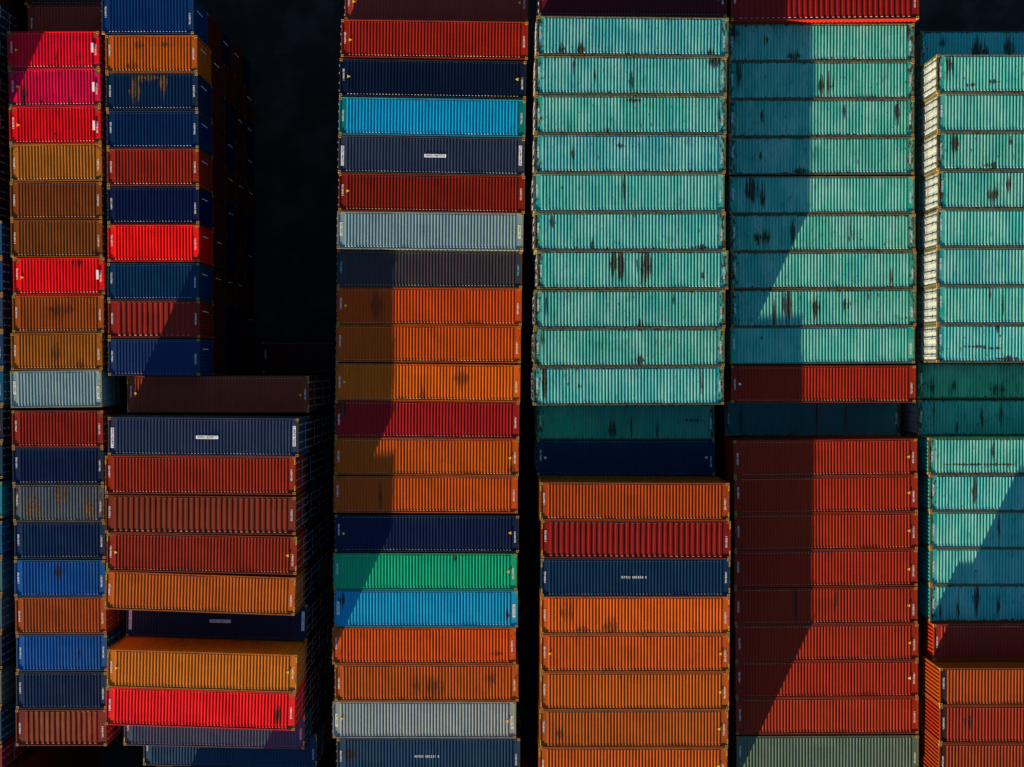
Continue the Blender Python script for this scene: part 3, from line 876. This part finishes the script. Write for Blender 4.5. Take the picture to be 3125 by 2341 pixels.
COLS.append(dict(name="the right-edge column", door=-1, low=2, lowcols=["teal"], rows=[
    R(94, 205, 2808, None, 0, 11.58, 40, (14, 188, 192), "shaded sunken blue-teal container", **TE(fade=.2, stains=[(-2, -.2, .6, .8), (0, 0, .4, .9), (-4.6, .4, .2, .4)])),
    R(170, 285, 2859, None, 0, c6, 40, T_((6, 6, -6)), "teal container, rust-burnt top left corner", **TE(stains=[(-5.2, .6, .3, .7), (-3.9, -.7, .3, .12), (-2.4, -.5, .4, .1)])),
    R(288, 402, 2862, None, 0, c6, 40, T_((-10, -4, -14)), "greenish teal container with gold door sill", **TE(rust=.5)),
    R(406, 519, 2860, None, 0, c6, 40, T_((-4, -10, -24)), "dull green-teal container with dark spots", **TE(stains=[(-1.4, .6, .14, .18), (-5.0, .5, .3, .6), (-2.6, -.9, .5, .15)])),
    R(523, 635, 2864, None, 0, c6, 40, T_((-8, -8, -18)), "green-teal container with brown smears", **TE(stains=[(-2.6, -.3, .4, .4), (-1.6, .3, .2, .4)])),
    R(639, 753, 2861, None, 0, c6, 40, T_((-2, 2, -6)), "teal container with rusty lower end", **TE(rust=.6)),
    R(756, 870, 2859, None, 0, c6, 40, T_((-12, -8, -8)), "plain teal container in the middle", **TE(rust=.5)),
    R(873.6, 987, 2860, None, 0, c6, 40, T_((2, 4, -6)), "teal container with two vertical black lines", **TE(rust=.5, stains=[(-1.9, 0, .1, .8), (-2.7, .6, .1, .4)])),
    R(990.5, 1105, 2859, None, 0, c6, 40, T_((0, 6, 8)), "blue-teal container with wandering brown scratch", **TE(stains=[(-3.6, -.2, .9, .07), (-2.5, -.3, .7, .06), (-2.2, 1.0, .15, .2), (-1.5, -.98, .8, .12)])),
    R(1103, 1217, 2801, None, 0, 11.58, 40, (60, 130, 110), "shaded green-teal sunken container", **TE(fade=.3, stains=[(-5.2, -.4, .3, .5), (-3.6, -.3, .15, .3), (-.6, -.6, .6, .5)])),
    R(1219, 1332, 2801, None, 0, 11.58, 40, (30, 140, 145), "shaded bright teal sunken container", **TE(fade=.3, stains=[(-5.0, .5, .1, .6), (-1.7, .1, .12, .8), (-.4, .2, .2, .7), (-3.4, -.7, .1, .3)])),
    R(1336, 1447, 2833, None, 0, 13.565, 40, T_((10, 2, -10)), "teal container with brown line across", door=1, **TE(stains=[(-1.8, .3, .15, .7), (-2.0, -.55, 1.8, .09), (-3.5, -.55, 1.6, .06)])),
    R(1450, 1561, 2837, None, 0, 13.565, 40, T_((4, 6, 2)), "teal container with one black splash", door=1, **TE(stains=[(-3.1, .1, .2, .8)])),
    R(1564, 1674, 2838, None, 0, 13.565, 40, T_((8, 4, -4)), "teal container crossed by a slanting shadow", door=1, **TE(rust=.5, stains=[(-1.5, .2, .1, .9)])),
    R(1677, 1787, 2838, None, 0, 13.565, 40, T_((6, 4, -2)), "mostly shaded teal container with stepped shadow", door=1, **TE(rust=.5, stains=[(-3.0, -.3, .1, .1)])),
    R(1790, 1900, 2838, None, 0, 13.565, 40, T_((0, 6, 4)), "shaded teal container with long black drips", door=1, **TE(stains=[(-4.2, -.3, .12, .8), (-3.0, .3, .3, .8), (-5.4, -.6, .1, .4), (-1.5, -.2, .12, .5)])),
    R(1903, 2013, 2849, None, 0, 14.175, 40, (150, 40, 18), "shaded maroon container with sunlit corner", door=1, lowc="orange", **NEW),
    R(2043, 2150, 2868, None, 0, 15.55, 40, (152, 62, 10), "orange container with striped sunlit end", door=1, lowc="orange", grime=.3, rust=.2, endcol=(60, 30, 20)),
    R(2155, 2265, 2868, None, 0, 15.55, 40, (140, 37, 9), "red orange container with brown smudge", door=1, lowc="orange", grime=.5, rust=.2, endcol=(60, 25, 20), stains=[(-4.3, .2, .3, .5)]),
    R(2270, 2381, 2866, None, 0, 15.55, 40, (136, 47, 9), "brownish orange container cut by the frame", door=1, lowc="orange", grime=.4, rust=.3, endcol=(60, 28, 20)),
]))

def tri_red(o, rgb):
    return bool(o.get("tril")) and rgb[0] > 215

for ci, col in enumerate(COLS):
    k = 0
    placed = []
    for ri, (yt, yb, xl, xr, dy, T, size, rgb, words, o) in enumerate(col["rows"]):
        Lx = LEN[size]
        T, hs = tiers(T)
        yl = (yt + yb) / 2
        if xr is None:
            p = at(xl, yl, T)
            x, y = p.x + Lx / 2, p.y
            rz = 0.0
        elif xl is None:
            p = at(xr, yl, T)
            x, y = p.x - Lx / 2, p.y
            rz = 0.0
        else:
            p = at((xl + xr) / 2, yl + dy / 2, T)
            x, y = p.x, p.y
            rz = math.atan2(-dy, xr - xl)
        placed.append([x, y, rz, T, hs])
    # touching neighbours of one height are pushed apart to their true width
    for it in range(30):
        for a, b in zip(placed, placed[1:]):
            lo = max(W + 0.02, 0)
            if ci == 3 and abs(a[0] - b[0]) > 4:
                continue
            d = a[1] - b[1]
            if d < lo:
                m = (lo - d) / 2
                a[1] += m
                b[1] -= m
    for ri, ((yt, yb, xl, xr, dy, T0, size, rgb, words, o), (x, y, rz, T, hs)) in enumerate(zip(col["rows"], placed)):
        o = dict(o)
        plate = "g" if (o.pop("panelg", 0) or o.pop("panelk", 0)) else ("w" if o.pop("panelw", 0) else "")
        o.pop("panelk", None)
        o["plate"] = plate or ("w" if tri_red(o, rgb) else "")
        if o.pop("rustst", 0):
            o["rstains"] = [(-1.15, 0.0, .4, .7), (.75, .55, .3, .5), (-.3, .9, .8, .2)]
        if col.get("endline"):
            o["strip"] = True
        tril = o.pop("tril", 0)
        if tril:
            o["tri"] = "l"
        aqua = o.pop("aqua", 0)
        if aqua:
            o["mark"] = M_AQUA
        pm = o.pop("panelm", None)
        lowc = o.pop("lowc", None)
        door = o.pop("door", col["door"])
        z = T - hs[-1]
        wc = len(words.split())
        label = "%s, %s from the top in %s" % (words, ORD[ri], col["name"])
        label = " ".join(label.split()[:16])
        root = container(x, y, z, rz, size, hs[-1], rgb, label, "shipping containers stacked in rows", door=door, seed=ri + ci, **o)
        if pm:
            tm = text_mesh(' '.join(pm), 1.60, 0.16)
            link("marking", tm, M_WHITE, root, (-0.1, 0.03, hs[-1] - 0.047 + RIB_H + 0.016), 0)
        nlow = col["low"]
        for j in range(len(hs) - 2, -1, -1):
            zz = sum(hs[:j])
            lev = len(hs) - 1 - j
            jx = random.uniform(-0.04, 0.04)
            if lev <= nlow and not (ci == 7 and lev > 1 and ri > 10) and not (ci == 3 and ri in (1, 7, 10, 11) and lev > 2):
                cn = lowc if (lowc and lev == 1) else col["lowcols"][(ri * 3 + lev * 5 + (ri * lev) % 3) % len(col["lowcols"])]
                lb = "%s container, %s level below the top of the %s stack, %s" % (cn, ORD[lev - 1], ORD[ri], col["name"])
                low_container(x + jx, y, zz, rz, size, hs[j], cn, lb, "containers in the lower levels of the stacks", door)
            else:
                HIDDEN.append((x + jx, y, zz, rz, Lx if False else LEN[size], hs[j], random.randrange(5)))

# the columns run on south of the frame
for (x0, T, size) in ((-39.6, 12.955, 20), (-11.1, 13.87, 40), (1.9, 15.55, 40), (14.7, 13.565, 40), (27.6, 15.55, 40)):
    for k in range(6):
        z = 0
        for h in tiers(12.955 if (x0 == 1.9 and k > 0) else T)[1]:
            HIDDEN.append((x0 + LEN[size] / 2, -28.45 - 2.5 * k, z, 0.0, LEN[size], h, 2 if x0 < -30 else random.randrange(5)))
            z += h
for k in range(4):
    for (xr_, y0, T) in ((-34.5, 25.3, 15.55), (-27.2, 28.6, 11.584)):
        z = 0
        for h in tiers(T)[1]:
            HIDDEN.append((xr_ - LEN[20] / 2, y0 + 2.5 * k, z, 0.0, LEN[20], h, 2))
            z += h
for k in range(5):  # unseen stacks added in the southwest to keep the ground shaded
    for j in range(2):
        z = 0
        for h in tiers(10.6)[1]:
            HIDDEN.append((-33.4 + 3.05 + 6.4 * j, -46.0 - 2.6 * k, z, 0.0, LEN[20], h, random.randrange(5)))
            z += h
# stacks standing south of the frame, whose shadows fall on the stepped block
for (x0, y0, size, T) in ((-24.95, -34.3, 40, 12.955), (-23.4, -41.0, 20, 15.855)):
    T, hs = tiers(T)
    z = 0
    for h in hs:
        HIDDEN.append((x0 + LEN[size] / 2, y0, z, 0.0, LEN[size], h, random.randrange(5)))
        z += h

# everything that stands out of sight inside and behind the stacks, with the added shading stacks, as one mass
hb = MB()
fm = []
for (x, y, z, rz, L, h, c) in HIDDEN:
    n0, v0 = len(hb.f), len(hb.v)
    sub = MB()
    sub.box(-L / 2 + 0.03, L / 2 - 0.03, -W / 2 + 0.03, W / 2 - 0.03, 0.10, h - 0.06)
    for sx in (-1, 1):
        for sy in (-1, 1):
            p0, p1 = sorted((sx * L / 2, sx * (L / 2 - 0.16)))
            q0, q1 = sorted((sy * W / 2, sy * (W / 2 - 0.14)))
            sub.box(p0, p1, q0, q1, 0, h)
    ca, sa = math.cos(rz), math.sin(rz)
    hb.v += [(x + a * ca - b * sa, y + a * sa + b * ca, z + d) for a, b, d in sub.v]
    hb.f += [tuple(i + v0 for i in f) for f in sub.f]
    fm += [c] * len(sub.f)
hm = hb.mesh("stacked_containers")
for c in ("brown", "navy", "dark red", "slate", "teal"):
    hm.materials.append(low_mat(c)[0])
if len(hm.polygons) == len(fm):
    hm.polygons.foreach_set("material_index", fm)
ho = bpy.data.objects.new("stacked_containers", hm)
COL.objects.link(ho)
ho["kind"] = "stuff"
ho["label"] = "mass of containers hidden inside the stacks and of unseen stacks, some added for shade"
ho["category"] = "containers"

# ------------------------------------------------------------------ ground
gm = bpy.data.materials.new("asphalt")
gm.use_nodes = True
nt = gm.node_tree
bs = nt.nodes["Principled BSDF"]
tc = N(nt, "ShaderNodeTexCoord")
n1 = noise_n(nt, tc.outputs["Object"], 0.35, 5, 0.6)
n2 = noise_n(nt, tc.outputs["Object"], 7.0, 3, 0.6)
c = mixc(nt, sstep(nt, n1, 0.42, 0.68), (0.020, 0.014, 0.011), (0.046, 0.034, 0.028))
c = mixc(nt, math_n(nt, 'MULTIPLY', n2, 0.5), c, (0.012, 0.011, 0.011))
nt.links.new(c, bs.inputs["Base Color"])
bs.inputs["Roughness"].default_value = 0.9
bs.inputs["Specular IOR Level"].default_value = 0.1
g = MB()
g.quadgrid([[(-1500, -1500, 0), (1500, -1500, 0)], [(-1500, 1500, 0), (1500, 1500, 0)]])
gmh = g.mesh("ground")
gmh.materials.append(gm)
go = bpy.data.objects.new("ground", gmh)
COL.objects.link(go)
go["kind"] = "structure"
go["label"] = "dark asphalt of the container yard"
